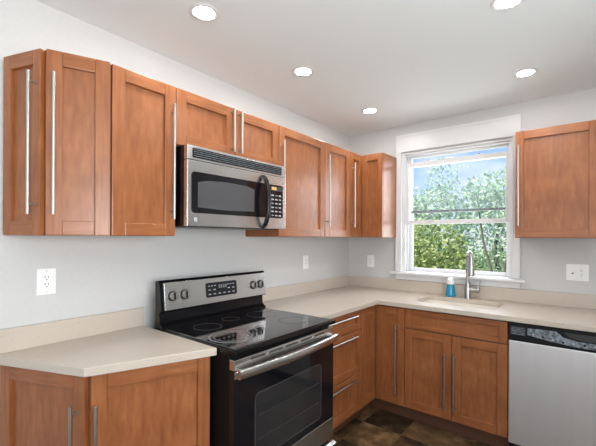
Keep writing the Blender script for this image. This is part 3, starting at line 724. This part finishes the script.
def tree(name, label, base, blobs, n, size, lm, stems, cat='tree', group=None):
    r = thing(name, label, cat, (*base, GZ), 0, group)
    rnd = random.Random(hash((round(base[0] * 100), n)) & 0xffff)
    verts = []; faces = []
    wts = [b[3] * b[4] * b[5] for b in blobs]; tot = sum(wts)
    for b, wt in zip(blobs, wts):
        for _ in range(int(n * wt / tot)):
            while True:
                p = Vector((rnd.uniform(-1, 1), rnd.uniform(-1, 1), rnd.uniform(-1, 1)))
                if p.length <= 1 and rnd.random() < 0.25 + 0.75 * p.length ** 2: break
            c = Vector((b[0] + p.x * b[3], b[1] + p.y * b[4], b[2] + p.z * b[5]))
            u = Vector((rnd.gauss(0, 1), rnd.gauss(0, 1), rnd.gauss(0, 1))).normalized(); v = u.orthogonal().normalized()
            s = size * rnd.uniform(0.6, 1.4); k = len(verts)
            verts += [c - u * s, c + v * s * 0.42, c + u * s, c - v * s * 0.42]; faces.append((k, k + 1, k + 2, k + 3))
    me = bpy.data.meshes.new('foliage'); me.from_pydata(verts, [], faces); me.materials.append(lm)
    o = bpy.data.objects.new('foliage', me); C.objects.link(o); o.parent = r
    t = MB().use(bark)
    for path, ra in stems:
        k = len(path); t.tube(path, [ra * (1 - 0.7 * i / (k - 1)) for i in range(k)], [ra * (1 - 0.7 * i / (k - 1)) for i in range(k)], up=(1, 0.1, 0), n=8)
    t.build('trunk', r, smooth=True)
    return r
def wig(x, y, z0, x1, y1, z1, k=6, a=0.08, seed=1):
    q = random.Random(seed)
    return [(x + (x1 - x) * i / k + (q.uniform(-a, a) if 0 < i else 0), y + (y1 - y) * i / k + (q.uniform(-a, a) if 0 < i else 0), z0 + (z1 - z0) * i / k) for i in range(k + 1)]
GT = 'garden trees and shrubs'
tree('shrub', 'dense sunlit yellow-green shrub filling the lower left of the window', (-0.05, 2.6), [(-0.45, 0, 1.15, 0.6, 0.5, 1.10), (0.20, 0.1, 1.1, 0.55, 0.5, 1.0), (-0.05, 0.1, 1.9, 0.6, 0.45, 0.45), (0.52, 0.2, 0.95, 0.32, 0.4, 0.80)], 7000, 0.040, lf_y,
     [(wig(0, 0, 0, -0.2, 0, 1.8, seed=3), 0.035), (wig(0.1, 0, 0, 0.35, 0.1, 1.7, seed=4), 0.03)], 'shrub', GT)
tree('shrub', 'mid-green shrub in the lower right of the window, behind the faucet', (1.40, 2.7), [(-0.02, 0, 0.85, 0.55, 0.45, 0.85), (0.45, 0.2, 0.95, 0.4, 0.4, 0.85)], 4200, 0.042, lf_g,
     [(wig(0, 0, 0, 0.1, 0, 1.2, seed=5), 0.03), (wig(0, 0, 0, -0.25, 0.1, 1.1, seed=6), 0.025)], 'shrub', GT)
tree('tree', 'thin many-stemmed tree with bare trunks at the right of the window', (0.80, 4.3), [(0.1, 0, 2.95, 0.9, 0.6, 0.35), (-0.4, 0, 2.75, 0.4, 0.5, 0.30), (0.5, 0, 2.3, 0.25, 0.4, 0.4)], 1700, 0.05, lf_b,
     [(wig(-0.1, 0, 0, -0.45, 0, 2.9, seed=7), 0.035), (wig(0, 0, 0, 0.05, 0.1, 3.0, seed=8), 0.04), (wig(0.12, 0, 0, 0.5, 0, 2.9, seed=9), 0.035), (wig(0.2, 0, 0, 0.3, 0, 2.5, seed=10), 0.025)], 'tree', GT)
tree('tree', 'pale green tree rising at the left of the upper window', (-1.0, 6.2), [(-0.9, 0, 2.2, 0.8, 0.8, 1.0), (0.0, 0, 2.4, 0.75, 0.8, 1.0), (0.05, 0, 3.3, 0.42, 0.45, 0.75), (-0.7, 0, 2.9, 0.4, 0.5, 0.5)], 4200, 0.055, lf_b,
     [(wig(-0.1, 0, 0, 0.05, 0, 3.4, seed=11), 0.05), (wig(-0.1, 0, 1.2, -0.8, 0, 3.1, seed=12), 0.05)], 'tree', GT)
tree('tree', 'lower pale green tree in the middle of the upper window', (-0.3, 9.6), [(0, 0, 2.0, 1.5, 0.9, 1.1), (0.3, 0, 2.75, 0.7, 0.7, 0.4), (-0.8, 0, 2.8, 0.7, 0.6, 0.4), (1.3, 0, 1.9, 0.8, 0.7, 1.0)], 4800, 0.065, lf_b,
     [(wig(0, 0, 0, 0.05, 0, 2.8, seed=13), 0.09), (wig(0, 0, 1.2, 0.6, 0, 3.0, seed=14), 0.05)], 'tree', GT)
tree('tree', 'feathery green tree rising at the right of the upper window', (1.15, 6.6), [(0.2, 0, 2.4, 0.9, 0.8, 1.0), (-0.35, 0, 2.6, 0.45, 0.6, 0.5), (0.05, 0, 3.4, 0.5, 0.5, 0.65)], 4200, 0.055, lf_g,
     [(wig(0, 0, 0, 0.1, 0, 3.7, seed=15), 0.09), (wig(0, 0, 1.2, -0.3, 0, 3.0, seed=16), 0.05)], 'tree', GT)
